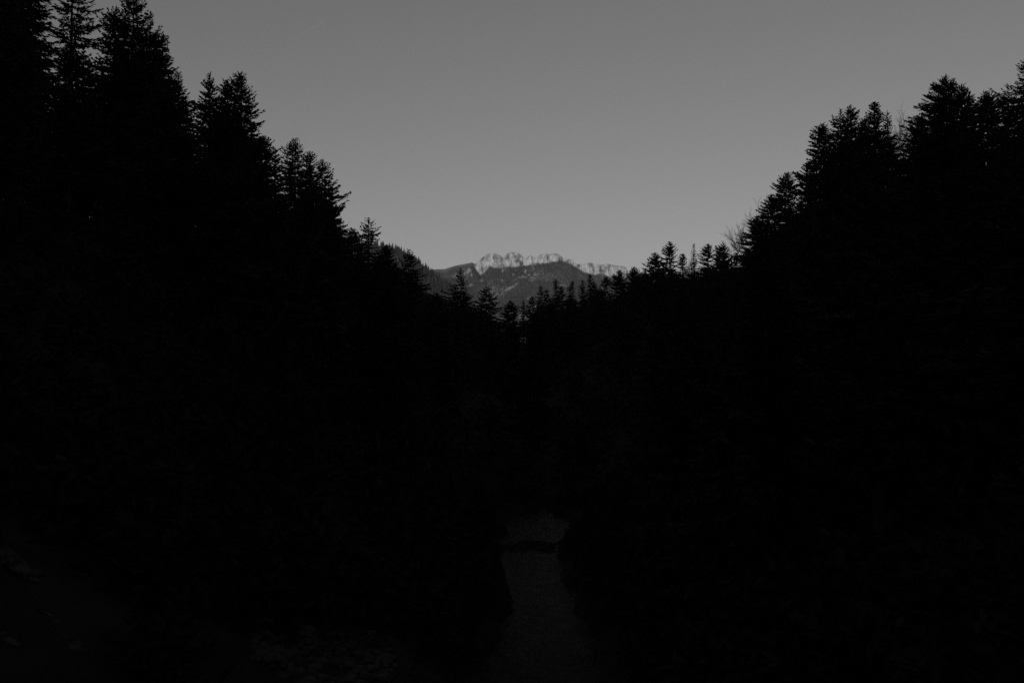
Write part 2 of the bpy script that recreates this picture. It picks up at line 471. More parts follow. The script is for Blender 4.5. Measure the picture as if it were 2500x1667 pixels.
# ------------------------------------------------------------------ conifers
def conifer(H, k, R, kind, seed, dist, cut=0.0, outline=None):
    """crown mesh of separate needle sprays on boughs; z = 0 at the foot, tip at H"""
    rng = np.random.default_rng(seed)
    depth_max = H * (0.80 if kind != 'open' else 0.76)
    spacing = {'spruce': .42, 'fir': .46, 'open': .54, 'feather': .50}[kind] * (1 + dist * 0.0009)
    det = 1.0 + max(0.0, dist - 150) * 0.0035          # farther trees use larger sprays
    verts = []
    if outline is not None:
        m = dist / F_PX
        wide = 1.2 if 230 < dist < 310 else 1.06
        od = np.array([q[0] for q in outline]) * m
        ol = np.array([q[1] for q in outline]) * m * wide
        orr = np.array([q[2] for q in outline]) * m * wide
        tail = od[-1] + 5.0
        od = np.append(od, tail); ol = np.append(ol, max(ol[-1], R)); orr = np.append(orr, max(orr[-1], R))
    # random lobes: the crown is not a perfect cone
    ph = rng.uniform(0, 6.28, 6); am = rng.uniform(-.16, .16, 6)
    zp = rng.uniform(0, 6.28, 3)
    depth = 0.25
    nodes_P, nodes_D, nodes_S, nodes_L, nodes_W = [], [], [], [], []
    while depth < depth_max:
        t = depth / depth_max
        r0 = R * (1 - math.exp(-depth * k / R * (1.25 if kind == 'fir' else 1.0)))
        if kind == 'fir':
            r0 = max(r0, min(R, 0.75 * math.sqrt(depth)))
        if t > .75:
            r0 *= 1 - (t - .75) * 1.2
        if outline is not None:
            rl = float(np.interp(depth, od, ol)); rr_ = float(np.interp(depth, od, orr))
            if t > .75:
                rl *= 1 - (t - .75) * 1.2; rr_ *= 1 - (t - .75) * 1.2
            r0 = .5 * (rl + rr_)
        tier = 1.0 + .22 * math.sin(depth * 2.1 + zp[0]) + .14 * math.sin(depth * 0.9 + zp[1])
        nb = {'spruce': 8, 'fir': 8, 'open': 7, 'feather': 8}[kind]
        if r0 < 0.7:
            nb = 4
        a0 = rng.uniform(0, 6.28)
        for b in range(nb):
            a = a0 + b * 6.283 / nb + rng.normal(0, .28)
            lob = 1 + sum(am[j] * math.cos((j % 3 + 1) * a + ph[j] + depth * .35 * (j - 2)) for j in range(6))
            if outline is not None:
                ca_ = math.cos(a)
                rad = rr_ * (.5 + .5 * ca_) + rl * (.5 - .5 * ca_)
                L = rad * (1 + (tier - 1) * .42) * (1 + (lob - 1) * .45) * rng.uniform(.76, 1.16)
            else:
                L = r0 * tier * lob * rng.uniform(.72, 1.16)
            if rng.random() < .06:
                L *= 1.25
            if kind == 'open' and rng.random() < .12:
                L *= rng.uniform(.25, .6)
            elif rng.random() < .08:
                L *= .5
            L = max(min(L, .78 * depth + .18), .2)          # crowns taper to the leader
            zb = H - depth + rng.normal(0, .12)
            if kind == 'fir':
                pitch = math.radians(38 - 42 * min(1, t * 2.0) + rng.normal(0, 7)); sag = -.05
            elif kind == 'feather':
                pitch = math.radians(42 - 40 * min(1, t * 1.6) + rng.normal(0, 6)); sag = -.10
            elif kind == 'open':
                pitch = math.radians(26 - 42 * min(1, t * 1.9) + rng.normal(0, 8)); sag = .02
            else:
                pitch = math.radians(34 - 58 * min(1, t * 2.0) + rng.normal(0, 8)); sag = .12
            # boughs near the tip never overtop the leader
            pitch = min(pitch, math.asin(min(.9, max(.02, (.85 * depth + .12) / (L + .2)))))
            if outline is not None:
                L /= max(.8, math.cos(pitch))
            ca, sa = math.cos(a), math.sin(a)
            n = max(4, int(L / (.20 * det)))
            s = (np.arange(n) + rng.uniform(.2, .8, n)) / n
            s = .06 + .94 * s
            hor = L * s * math.cos(pitch)
            # bough sags then lifts at its end
            ver = L * s * math.sin(pitch) + sag * L * (s ** 2.6) - .10 * L * np.sin(s * 3.14)
            c = np.stack([hor * ca, hor * sa, zb + ver], -1)
            fwd = np.array([ca * math.cos(pitch), sa * math.cos(pitch), math.sin(pitch)])
            side = np.array([-sa, ca, 0.0])
            env = (1 - s * .62) * np.minimum(1, .35 + s * 2.2)
            tl = np.clip(.42 * L * env, .16, 1.15 if kind != 'fir' else .95)
            for sg in (-1, 1):
                j = rng.normal(0, .22, (n, 3))
                d = fwd * .75 + side * sg * rng.uniform(.35, 1.0, (n, 1)) + j
                d[:, 2] -= rng.uniform(.0, .35, n) if kind in ('spruce', 'open') else rng.uniform(-.15, .12, n)
                nodes_P.append(c); nodes_D.append(d); nodes_L.append(tl * rng.uniform(.7, 1.15, n))
            # sprays hanging below (spruce) or standing above (fir) the bough
            d = fwd * .55 + rng.normal(0, .3, (n, 3))
            d[:, 2] += (-.75 if kind in ('spruce', 'open') else .35) * rng.uniform(.3, 1.1, n)
            nodes_P.append(c); nodes_D.append(d); nodes_L.append(tl * .6 * rng.uniform(.6, 1.2, n))
            # end of the bough
            nodes_P.append(c[-1:]); nodes_D.append(fwd[None] + rng.normal(0, .15, (1, 3)) + np.array([[0, 0, .12]])); nodes_L.append(np.array([min(.5, .2 + .12 * L)]))
        depth += spacing * rng.uniform(.7, 1.3) * (.55 + .45 * min(1, depth / 4.0))
    # leader
    for q in range(7):
        zq = H - 1.0 + q * .16
        nodes_P.append(np.array([[0, 0, zq]])); nodes_D.append(np.array([[rng.normal(0, .35), rng.normal(0, .35), 1.0]])); nodes_L.append(np.array([.34]))
    Pn = np.concatenate(nodes_P); D = np.concatenate(nodes_D); Ln = np.concatenate(nodes_L)
    D /= np.linalg.norm(D, axis=1, keepdims=True) + 1e-9
    rv = rng.normal(0, 1, D.shape)
    rv[:, 2] *= .8
    Wd = np.cross(D, rv); Wd /= np.linalg.norm(Wd, axis=1, keepdims=True) + 1e-9
    w = (.060 + .045 * rng.random(len(Ln))) * det * (1.3 if kind == 'fir' else 1.1)
    w = np.minimum(w, Ln * .45)
    tip = Pn + D * Ln[:, None]
    mid = Pn + D * (Ln * .45)[:, None]
    V = np.stack([Pn, mid + Wd * w[:, None], tip, mid - Wd * w[:, None]], 1).reshape(-1, 3)
    Q = np.arange(len(V)).reshape(-1, 4)
    # stems are never quite straight
    wx, wy = rng.uniform(0, 6.28, 2)
    lean_ = .16 * np.sin(V[:, 2] * .55 + wx) * np.clip((H - V[:, 2]) / 2.0, .35, 1)
    V[:, 0] += lean_; V[:, 1] += .16 * np.sin(V[:, 2] * .47 + wy)
    if cut:
        keep = V[Q[:, 0], 2] > cut
        Q = Q[keep]
    return V, Q


def trunk_mesh(H, r, seed, top=.99, bend=0.0):
    rng = np.random.default_rng(seed)
    n, m = 9, 7
    vs = []
    for i in range(n):
        t = i / (n - 1)
        z = -1.2 + (H * top + 1.2) * t
        rr = r * (1 - t) ** .8 + .03
        if i == 0:
            rr *= 1.3
        ox, oy = bend * math.sin(t * 2.5), .4 * bend * math.sin(t * 3.3)
        for j in range(m):
            a = 6.283 * j / m
            vs.append((ox * (1 - t) + rr * math.cos(a), oy * (1 - t) + rr * math.sin(a), z))
    q = []
    for i in range(n - 1):
        for j in range(m):
            q.append((i * m + j, i * m + (j + 1) % m, (i + 1) * m + (j + 1) % m, (i + 1) * m + j))
    return mesh_from("trunk", vs, q, smooth=True)


ntri = 0
for i, (px, py, d, H, k, R, kind, grp, label) in enumerate(TREES):
    x, y, z = at(px, py, d)
    zg = float(ground_h(np.array([x]), np.array([y]))[0])
    Ht = max(8.0, z - zg)
    nm = {'spruce': 'spruce_tree', 'fir': 'fir_tree', 'open': 'spruce_tree', 'feather': 'spruce_tree'}[kind]
    t = empty(nm, (x, y, zg), label, "tree", grp)
    V, Q = conifer(Ht, k, R, kind, 100 + i, d, outline=OUTLINE.get(px))
    ntri += 2 * len(Q)
    obj("crown", mesh_from("crown", V, Q), M_NEEDLE, t)
    obj("trunk", trunk_mesh(Ht, .20 + Ht * .007, 500 + i), M_BARK, t)
    if px == 787:                                       # a dead bough pokes out over the gap
        a = Vector(at(832, 562, d)) - Vector((x, y, zg)); b_ = Vector(at(856, 541, d)) - Vector((x, y, zg))
        vs = []
        for c, r in ((Vector((0, 0, a.z - 1.0)), .09), (a, .06), (b_, .02)):
            vs += [tuple(c + Vector((0, r, 0))), tuple(c + Vector((0, -r * .5, r))), tuple(c + Vector((0, -r * .5, -r)))]
        obj("dead_bough", mesh_from("dead_bough", vs, [(p_ * 3 + j, p_ * 3 + (j + 1) % 3, p_ * 3 + 3 + (j + 1) % 3, p_ * 3 + 3 + j) for p_ in range(2) for j in range(3)]), M_TWIG, t)
print("skyline tree triangles", ntri)


# ------------------------------------------------------------------ bare broadleaf trees
def bare_tree(H, lean, CR, seed):
    rng = random.Random(seed)
    V, F = [], []

    def seg(p, q, r0, r1):
        d = (q - p)
        if d.length < 1e-4:
            return
        u = d.orthogonal().normalized(); v = d.normalized().cross(u)
        b = len(V)
        for c, r in ((p, r0), (q, r1)):
            for j in range(3):
                a = 2.094 * j
                V.append(c + u * (r * math.cos(a)) + v * (r * math.sin(a)))
        for j in range(3):
            F.append((b + j, b + (j + 1) % 3, b + 3 + (j + 1) % 3, b + 3 + j))

    def grow(p, d, L, r, lv):
        n = 4 if lv < 3 else 3
        for i in range(n):
            d = (d + Vector((rng.gauss(0, .14), rng.gauss(0, .14), rng.gauss(.05, .10)))).normalized()
            q = p + d * (L / n)
            r1 = r * (.82 if lv < 4 else .7)
            seg(p, q, r, r1)
            p, r = q, r1
            if lv < 5 and (i > 0 or lv > 0):
                for c in range(2 if lv in (1, 2, 3) else 1):
                    nd = (d + Vector((rng.gauss(0, .62), rng.gauss(0, .62), rng.gauss(.10, .35)))).normalized()
                    grow(p, nd, L * rng.uniform(.50, .72), max(.045, r * .58), lv + 1)
    base = Vector((lean * .45, 0, H * .42))
    for q in range(6):
        a = q * 1.05 + rng.random()
        d = Vector((math.cos(a) * .8 + lean * .14, math.sin(a) * .8, .85)).normalized()
        grow(base + Vector((lean * .05 * q, 0, H * .045 * q)), d, H * .26 * rng.uniform(.8, 1.1), .075, 2)
    return V, F


for i, (px, py, d, H, lean, CR, label) in enumerate(BARE):
    x, y, z = at(px, py, d)
    x -= lean
    zg = float(ground_h(np.array([x]), np.array([y]))[0])
    Ht = max(8.0, z - zg)
    t = empty("bare_tree", (x, y, zg), label, "tree", "leafless trees among the conifers")
    V, F = bare_tree(Ht, lean, CR, 40 + i)
    V = np.array([tuple(v) for v in V])
    # fit the fan of twigs into the wanted crown height and breadth
    top = V[:, 2].max()
    lo = Ht * .42
    V[:, 2] = lo + (V[:, 2] - lo) * (Ht - lo) / max(.1, top - lo)
    cx = V[:, 0].mean()
    V[:, 0] = lean + (V[:, 0] - cx) * CR / (np.abs(V[:, 0] - cx).max() + 1e-6) + 0.0
    V[:, 1] *= CR / (np.abs(V[:, 1]).max() + 1e-6)
    obj("branches", mesh_from("branches", V, F), M_TWIG, t)
    tm = trunk_mesh(Ht * .62, .17, 900 + i, bend=0.0)
    co = np.empty(len(tm.vertices) * 3, np.float32); tm.vertices.foreach_get("co", co); co = co.reshape(-1, 3)
    co[:, 0] += lean * np.clip(co[:, 2] / (Ht * .62), 0, 1) ** 1.5
    tm.vertices.foreach_set("co", co.ravel())
    obj("trunk", tm, M_BARK, t)

# ------------------------------------------------------------------ trees filling the slopes below the skyline
rng = np.random.default_rng(7)
PROTO = []
for v, (k, R, kind) in enumerate([(.42, 4.6, 'spruce'), (.60, 4.4, 'fir'), (.50, 4.2, 'spruce'), (.55, 4.8, 'feather')]):
    V, Q = conifer(26.0, k, R, kind, 3000 + v, 260)
    PROTO.append((mesh_from("crown", V, Q), trunk_mesh(26.0, .36, 3100 + v), 'fir_tree' if kind == 'fir' else 'spruce_tree'))
    PROTO[-1][0].materials.append(M_NEEDLE); PROTO[-1][1].materials.append(M_BARK)
placed = [(c[0], c[1]) for c in cps]
n_fill = 0
tries = 0
FILL_MAX = 232
while n_fill < FILL_MAX and tries < 14000:
    tries += 1
    px = rng.uniform(-150, 2650)
    d = 30 + 400 * rng.random() ** 1.7
    if tries % 4 == 0 and tries > 8:                                  # the saddle is thickly wooded
        px = rng.uniform(1235, 1820); d = rng.uniform(270, 450)
    elif tries < 8:
        px = (186, 205, 225, 262, 150, 284, 170)[tries - 1]; d = (138, 150, 162, 148, 132, 158, 170)[tries - 1]
    elif tries < 60:                                    # and so is the uphill end of the steep slope
        px = rng.uniform(0, 420); d = rng.uniform(118, 165)
    elif tries < 130:
        px = rng.uniform(1030, 1345); d = rng.uniform(290, 440)
    x = (px - 1250) / F_PX * d
    y = d
    if abs(x - float(stream_x(y))) < 5.5:
        continue
    zg = float(ground_h(np.array([x]), np.array([y]))[0])
    H = rng.uniform(17, 30)
    lim = float(np.interp(px, SKX, SKY)) + (rng.uniform(8, 48) if 1235 < px < 1820 and d > 260 else rng.uniform(14, 60) if 1235 < px < 1580 else rng.uniform(42, 105) if 880 < px <= 1235 else rng.uniform(34, 95))
    ztop = at(px, lim, d)[2]
    H = min(H, ztop - zg)
    if H < 7:
        continue
    bx, by = proj(x, y, zg)
    tx, ty = proj(x, y, zg + H)
    if by < -50 or ty > 1500:
        continue
    hw = 4.5 * H / 26 * F_PX / d
    # nothing stands between the viewpoint and the brook, its gravel or the pale ledges
    if d < 75 and px + hw > 1120 and px - hw < 1470:
        continue
    if d < 60 and px - hw < 1060 and px + hw > 560:
        continue
    if d < 60 and px - hw < 300:
        continue
    if min((x - a) ** 2 + (y - b) ** 2 for a, b in placed) < (3.4 + d * .006) ** 2:
        continue
    placed.append((x, y))
    cm, tm, nm = PROTO[int(rng.integers(0, 4))]
    left = x < float(stream_x(y))
    lab = ("dark conifer in the shade filling the steep slope below its crest" if left and d < 260 else
           "dark conifer in the shade filling the opposite slope below its crest" if d < 260 else
           "dark conifer crowding the head of the shaded valley beyond the brook")
    grp = ("trees filling the steep slope" if left and d < 260 else "trees filling the opposite slope" if d < 260 else "trees at the head of the valley")
    t = empty(nm, (x, y, zg - .1), lab, "tree", grp, rng.uniform(0, 6.28))
    s = H / 26.0
    t.scale = (s * rng.uniform(.9, 1.2), s * rng.uniform(.9, 1.2), s)
    obj("crown", cm, None, t)
    obj("trunk", tm, None, t)
    n_fill += 1
print("fill trees", n_fill)

# ------------------------------------------------------------------ undergrowth: saplings and shrubs covering the slopes
rng = np.random.default_rng(11)
NCL = 6800
px = rng.uniform(-250, 2750, NCL)
d = 17 + 460 * rng.random(NCL) ** 1.6
ux = (px - 1250) / F_PX * d
rad = rng.uniform(.5, 1.2, NCL) * (1 + d / 130.)
# a thicket under the trees along the crest of the steep slope
NCR = 420
cpx = rng.uniform(-60, 760, NCR); cd = rng.uniform(100, 185, NCR)
px = np.concatenate([px, cpx]); d = np.concatenate([d, cd]); ux = np.concatenate([ux, (cpx - 1250) / F_PX * cd]); rad = np.concatenate([rad, rng.uniform(1.6, 2.9, NCR)])
# low plants along both banks
NBK = 1500
by_ = rng.uniform(22, 70, NBK); sgn = np.where(rng.random(NBK) < .5, -1, 1)
brad = rng.uniform(.22, .5, NBK)
bx_ = stream_x(by_) + sgn * (np.interp(by_, STREAM_Y, STREAM_W) * 1.06 + brad * .8 + 3.0 * rng.random(NBK) ** 1.5)
bank = np.concatenate([np.zeros(NCL + NCR, bool), np.ones(NBK, bool)])
ux = np.concatenate([ux, bx_]); d = np.concatenate([d, by_]); rad = np.concatenate([rad, brad])
uz = ground_h(ux, d)
hgt = rad * rng.uniform(.9, 2.0, len(rad))
tpx, tpy = proj(ux, d, uz + hgt * 1.25)
gpx, gpy = proj(ux, d, uz)
sd = np.abs(ux - stream_x(d)) - np.interp(d, STREAM_Y, STREAM_W)
rp = rad * F_PX / d
ok = tpy > np.interp(tpx, SKX, SKY) + np.where((tpx > 1560) & (tpx < 1830), 6, np.where((tpx > 880) & (tpx < 1235), 30, 25))
ok &= (sd > rad * .9 + .1) | bank
# the open gravel by the water and the bare ledges stay clear, and so does the view of the brook
ok &= bank | ~((d < 64) & (tpy < 1667) & (gpy > 1255) & (tpx + rp > 1215) & (tpx - rp < 1400))
ok &= ~((d < 36) & (tpx + rp > 600) & (tpx - rp < 980) & (gpy > 1545))
ok &= ~((d < 34) & (tpx - rp < 120) & (gpy > 1335) & (tpy < 1440))
ok &= ~((d < 34) & (tpx - rp < 215) & (tpx + rp > 90) & (gpy > 1480) & (tpy < 1600))
ux, uy, uz, rad, hgt = ux[ok], d[ok], uz[ok], rad[ok], hgt[ok]
m = len(ux); NBL = 46
th = rng.uniform(0, 6.283, (m, NBL)); rr = np.sqrt(rng.random((m, NBL))); hh = rng.random((m, NBL)) ** .8
shape = np.sqrt(np.clip(1 - hh ** 1.6, .02, 1))
C = np.stack([ux[:, None] + rad[:, None] * rr * shape * np.cos(th), uy[:, None] + rad[:, None] * rr * shape * np.sin(th), uz[:, None] - .15 + hgt[:, None] * hh], -1).reshape(-1, 3)
D = rng.normal(0, .6, C.shape) + np.stack([np.cos(th), np.sin(th), .4 + 0 * th], -1).reshape(-1, 3); D /= np.linalg.norm(D, axis=1, keepdims=True)
Wv = np.cross(D, rng.normal(0, 1, C.shape)); Wv /= np.linalg.norm(Wv, axis=1, keepdims=True) + 1e-9
ls = np.repeat(rad, NBL)[:, None] * rng.uniform(.26, .56, (len(C), 1))
V = np.stack([C - D * ls * .5, C + Wv * ls * .17, C + D * ls * .5, C - Wv * ls * .17], 1).reshape(-1, 3)
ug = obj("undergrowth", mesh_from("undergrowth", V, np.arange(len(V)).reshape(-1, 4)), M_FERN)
ug["kind"] = "stuff"; ug["label"] = "dark tangle of shrubs and saplings covering the shaded slopes"; ug["category"] = "undergrowth"
print("shrub clumps", m, "stream check", [(float(y_), round(float(ground_h(stream_x(np.array([y_])), np.array([y_]))[0] - stream_z(y_)), 2)) for y_ in (25., 30., 38., 46., 53., 58., 63.)])


def stone_arrays(rng, squash=.6):
    """a lumpy boulder: 42 points on a jittered sphere"""
    import bmesh
    bm = bmesh.new()
    bmesh.ops.create_icosphere(bm, subdivisions=2, radius=1.0)
    v = np.array([tuple(q.co) for q in bm.verts]); f = np.array([[q.index for q in fc.verts] for fc in bm.faces])
    bm.free()
    ax = rng.normal(0, 1, (5, 3)); ax /= np.linalg.norm(ax, axis=1, keepdims=True)
    for a_ in ax:
        h = v @ a_
        v = v - np.clip(h - rng.uniform(.45, .75), 0, None)[:, None] * a_          # chipped flats
    v = v * np.array([1.0, rng.uniform(.6, 1.0), squash * rng.uniform(.8, 1.2)])
    return v + rng.normal(0, .025, v.shape), f


def ground_hit(px_, py_):
    kx_, kz_ = ray(px_, py_)
    ys = np.linspace(8, 90, 1200)
    g = ground_h(kx_ * ys, ys)
    i_ = int(np.argmax(g >= CAM_Z + kz_ * ys))
    return kx_ * ys[i_], ys[i_], float(g[i_])


rng = np.random.default_rng(5)
# a low sill of dark boulders crossing the brook between the still pool and the riffle
SILL = []
while len(SILL) < 34:
    bx_, by_ = rng.uniform(-1.3, 3.4), rng.uniform(50.9, 54.4)
    if all((bx_ - q[0]) ** 2 + ((by_ - q[1]) * .8) ** 2 > .2 for q in SILL):
        SILL.append((bx_, by_, rng.uniform(.3, .62) * (1.0 if 51.6 < by_ < 53.8 else .7)))
for bx_, by_, s_ in SILL:
    v, f = stone_arrays(rng, .55)
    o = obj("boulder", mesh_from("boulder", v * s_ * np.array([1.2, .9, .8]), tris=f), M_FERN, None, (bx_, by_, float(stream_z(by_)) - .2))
    o.rotation_euler = (0, 0, rng.uniform(0, 6.28))
    o["label"] = "dark mossy boulder in the low sill across the brook"; o["category"] = "boulder"; o["group"] = "boulders of the sill across the brook"
# pale ledges breaking out of the slope
LEDGES = [(12, 1358, .55, "pale weathered rock ledge, uppermost of the string of outcrops on the steep slope"),
          (45, 1385, .62, "pale rock ledge broken by dark cracks, second down the string of outcrops"),
          (74, 1410, .30, "thin pale rock edge at the lower end of the main outcrop"),
          (112, 1496, .26, "small lone pale rock halfway down the string of outcrops"),
          (142, 1515, .18, "tiny pale stone just below the small lone pale rock"),
          (180, 1578, .42, "low rubbly pale rock at the foot of the string of outcrops"),
          (20, 1558, .30, "small pale rock in the grass below the main outcrop")]
for px_, py_, s_, lab in LEDGES:
    v, f = stone_arrays(rng, .45)
    x_, y_, z_ = ground_hit(px_, py_)
    o = obj("rock_outcrop", mesh_from("rock_outcrop", (v + rng.normal(0, .10, v.shape)) * s_ * np.array([1.0, .8, .5]), tris=f), M_LEDGE, None, (x_, y_, z_ - .02))
    o.rotation_euler = (rng.normal(0, .1), math.radians(32), rng.normal(0, .25))
    o["label"] = lab; o["category"] = "rock"; o["group"] = "pale outcrops on the steep slope"
# a bank of rounded stones at the water's edge
VS, FS, nv = [], [], 0
base_v, base_f = [], []
for q in range(6):
    a_, f_ = stone_arrays(rng, .6)
    base_v.append(a_); base_f.append(f_)
for q in range(900):
    bx_ = rng.uniform(620, 965); by_ = rng.uniform(1545, 1720)
    if by_ < 1650 - (bx_ - 620) * .28 + rng.normal(0, 14):
        continue
    x_ = (bx_ - 1250) / F_PX * 30; 
    kx_, kz_ = ray(bx_, by_)
    y_ = (CAM_Z - 1.1) / -kz_; x_ = kx_ * y_
    s_ = float(np.exp(rng.normal(-2.2, .5)))
    a_ = base_v[q % 6] * s_; c_, n_ = math.cos(q * 2.4), math.sin(q * 2.4)
    a_ = np.stack([a_[:, 0] * c_ - a_[:, 1] * n_, a_[:, 0] * n_ + a_[:, 1] * c_, a_[:, 2]], -1)
    VS.append(a_ + np.array([x_, y_, float(ground_h(np.array([x_]), np.array([y_]))[0]) + s_ * .1])); FS.append(base_f[q % 6] + nv); nv += len(a_)
gb = obj("gravel_bank", mesh_from("gravel_bank", np.concatenate(VS), tris=np.concatenate(FS)), M_STONE)
gb["kind"] = "stuff"; gb["label"] = "bank of rounded grey stones on the near side of the brook"; gb["category"] = "gravel"

# ------------------------------------------------------------------ the brook
def ribbon(name, y0, y1, ny, nx, wfun, zfun, mat):
    ys = np.linspace(y0, y1, ny)
    us = np.linspace(-1, 1, nx)
    yy, uu = np.meshgrid(ys, us, indexing='ij')
    w = wfun(yy)
    xx = stream_x(yy) + uu * w
    zz = zfun(xx, yy, uu)
    return structure(obj(name, mesh_from(name, np.stack([xx, yy, zz], -1), grid_quads(ny, nx), smooth=True), mat))


M_WATER = bpy.data.materials.new("brook_water")
M_WATER.use_nodes = True
n = M_WATER.node_tree
b = n.nodes["Principled BSDF"]
b.inputs["Roughness"].default_value = .45
b.inputs["Specular IOR Level"].default_value = .015
b.inputs["IOR"].default_value = 1.33
tc = n.nodes.new("ShaderNodeTexCoord")
mp = n.nodes.new("ShaderNodeMapping"); mp.inputs["Scale"].default_value = (1.6, .8, 1)
nz = n.nodes.new("ShaderNodeTexNoise"); nz.inputs["Scale"].default_value = 2.6; nz.inputs["Detail"].default_value = 5
bp = n.nodes.new("ShaderNodeBump"); bp.inputs["Distance"].default_value = .08; bp.inputs["Strength"].default_value = 1.0
n.links.new(tc.outputs["Object"], mp.inputs[0]); n.links.new(mp.outputs[0], nz.inputs["Vector"])
n.links.new(nz.outputs[0], bp.inputs["Height"]); n.links.new(bp.outputs[0], b.inputs["Normal"])
# shallow water over pale shingle, broken by foam and dark stones
cw = n.nodes.new("ShaderNodeValToRGB")
cw.color_ramp.elements[0].position = .42; cw.color_ramp.elements[0].color = (.003, .003, .003, 1)
cw.color_ramp.elements[1].position = .60; cw.color_ramp.elements[1].color = (.026, .026, .026, 1)
nw = n.nodes.new("ShaderNodeTexNoise"); nw.inputs["Scale"].default_value = 1.5; nw.inputs["Detail"].default_value = 7; nw.inputs["Roughness"].default_value = .7
n.links.new(mp.outputs[0], nw.inputs["Vector"]); n.links.new(nw.outputs[0], cw.inputs[0]); 
# water colour darkens gradually along the nearest stretch of the brook
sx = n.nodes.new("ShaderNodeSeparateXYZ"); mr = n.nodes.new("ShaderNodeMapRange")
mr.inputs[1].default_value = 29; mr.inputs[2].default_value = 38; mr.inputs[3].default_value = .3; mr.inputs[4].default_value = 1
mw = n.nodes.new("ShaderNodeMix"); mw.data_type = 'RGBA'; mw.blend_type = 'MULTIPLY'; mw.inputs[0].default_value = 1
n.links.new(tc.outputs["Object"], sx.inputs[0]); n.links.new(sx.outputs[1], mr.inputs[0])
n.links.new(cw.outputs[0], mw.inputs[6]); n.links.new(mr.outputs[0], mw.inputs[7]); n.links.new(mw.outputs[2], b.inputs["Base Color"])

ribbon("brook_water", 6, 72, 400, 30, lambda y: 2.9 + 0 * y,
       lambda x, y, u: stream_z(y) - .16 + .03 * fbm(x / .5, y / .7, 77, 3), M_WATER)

# ------------------------------------------------------------------ far mountain with its rock crest, and the wooded hill in front of it
D_MT = 5500.0
RIDGE = [(780, 690), (900, 680), (1000, 668), (1055, 658), (1085, 657), (1110, 649), (1135, 644), (1153, 641), (1160, 645), (1166, 641), (1176, 630), (1190, 621), (1204, 618),
         (1216, 622), (1226, 627), (1231, 629), (1235, 623), (1241, 618), (1252, 616), (1266, 617), (1272, 623), (1279, 630), (1283, 634), (1288, 628),
         (1294, 624), (1301, 626), (1306, 630), (1312, 626), (1320, 622), (1329, 620), (1334, 617), (1339, 622), (1346, 620), (1358, 619), (1366, 623), (1374, 630),
         (1386, 633), (1396, 634), (1402, 643), (1412, 645), (1425, 645), (1436, 642), (1446, 642), (1450, 647), (1470, 646), (1482, 644), (1500, 648), (1515, 650), (1528, 653), (1531, 661), (1550, 664), (1600, 672), (1750, 700)]
CBASE = [(780, 690), (1055, 658.5), (1153, 642), (1162, 655), (1172, 671), (1182, 664), (1195, 652), (1228, 652), (1245, 651), (1275, 650), (1290, 646), (1320, 642), (1345, 639),
         (1366, 635), (1376, 636), (1390, 644), (1404, 650), (1410, 654), (1425, 664), (1445, 667), (1470, 668), (1490, 675), (1510, 679), (1528, 678), (1534, 667), (1600, 673), (1750, 701)]
pxs = np.arange(790, 1745, 1.25)
rx = np.array(RIDGE, float); cb = np.array(CBASE, float)
ridge = np.interp(pxs, rx[:, 0], rx[:, 1])
rockamt = np.clip(np.interp(pxs, cb[:, 0], cb[:, 1]) - ridge, 0, None)
ridge = ridge - (fbm(pxs / 5., pxs * 0, 61, 3) * .8 + np.abs(fbm(pxs / 2.2, pxs * 0, 62, 2)) * .9) * sstep(3, 9, rockamt)
cbase = np.maximum(np.interp(pxs, cb[:, 0], cb[:, 1]) + fbm(pxs / 9., pxs * 0, 63, 3) * 4 * sstep(3, 9, rockamt), ridge + .3)
NB, NC, NS = 4, 26, 64
rows_P = []
isrock = []
kx = np.array([ray(p, 640)[0] for p in pxs])
zr = np.array([CAM_Z + ray(p, q)[1] * D_MT for p, q in zip(pxs, ridge)])
zc = np.array([CAM_Z + ray(p, q)[1] * D_MT for p, q in zip(pxs, cbase)])
X0 = kx * D_MT
hang = np.interp(pxs, [1166, 1231, 1232, 1281, 1282, 1308, 1309, 1376], [0, 0, 0, 0, 0, 0, 0, 0])
# bulge of each dome towards us: strongest mid-dome, none at the clefts
clefts = np.array([1160, 1231, 1282, 1307, 1341, 1376, 1404, 1430, 1452, 1475, 1492, 1512, 1533], float)
dc = np.min(np.abs(pxs[:, None] - clefts[None, :]), axis=1)
bulge = np.sqrt(np.clip(dc / 16., 0, 1)) * 12 * sstep(4, 14, rockamt)
for i in range(NB):                                   # back side, hidden from the valley
    f = (NB - i) / NB
    rows_P.append(np.stack([X0, D_MT + 500 * f + 0 * X0, zr - 330 * f ** 1.2], -1)); isrock.append(0 * X0)
for i in range(NC):                                   # rock faces
    f = i / (NC - 1)
    zz = zr + (zc - zr) * f
    yy = D_MT - (zr - zc) * .28 * f - bulge * (math.sin(min(1, f * 1.5 + .12) * math.pi / 2))
    cr_ = fbm(pxs / 6.5 + .5 * fbm(pxs / 20., zz / 25., 71, 2), zz / 46., 72, 4)
    yy = yy + (np.abs(cr_) * -2 + .5) * 10 * sstep(3, 10, rockamt) * (.4 + .6 * f) + fbm(pxs / 2.2, zz / 9., 73, 3) * 7 * sstep(3, 10, rockamt)
    rows_P.append(np.stack([X0, yy, zz], -1)); isrock.append(sstep(2.5, 6, rockamt))
yc = rows_P[-1][:, 1].copy()


def smooth1(v, w):
    k_ = np.hanning(2 * w + 3); k_ /= k_.sum()
    return np.convolve(np.pad(v, w + 1, mode='edge'), k_, mode='valid')


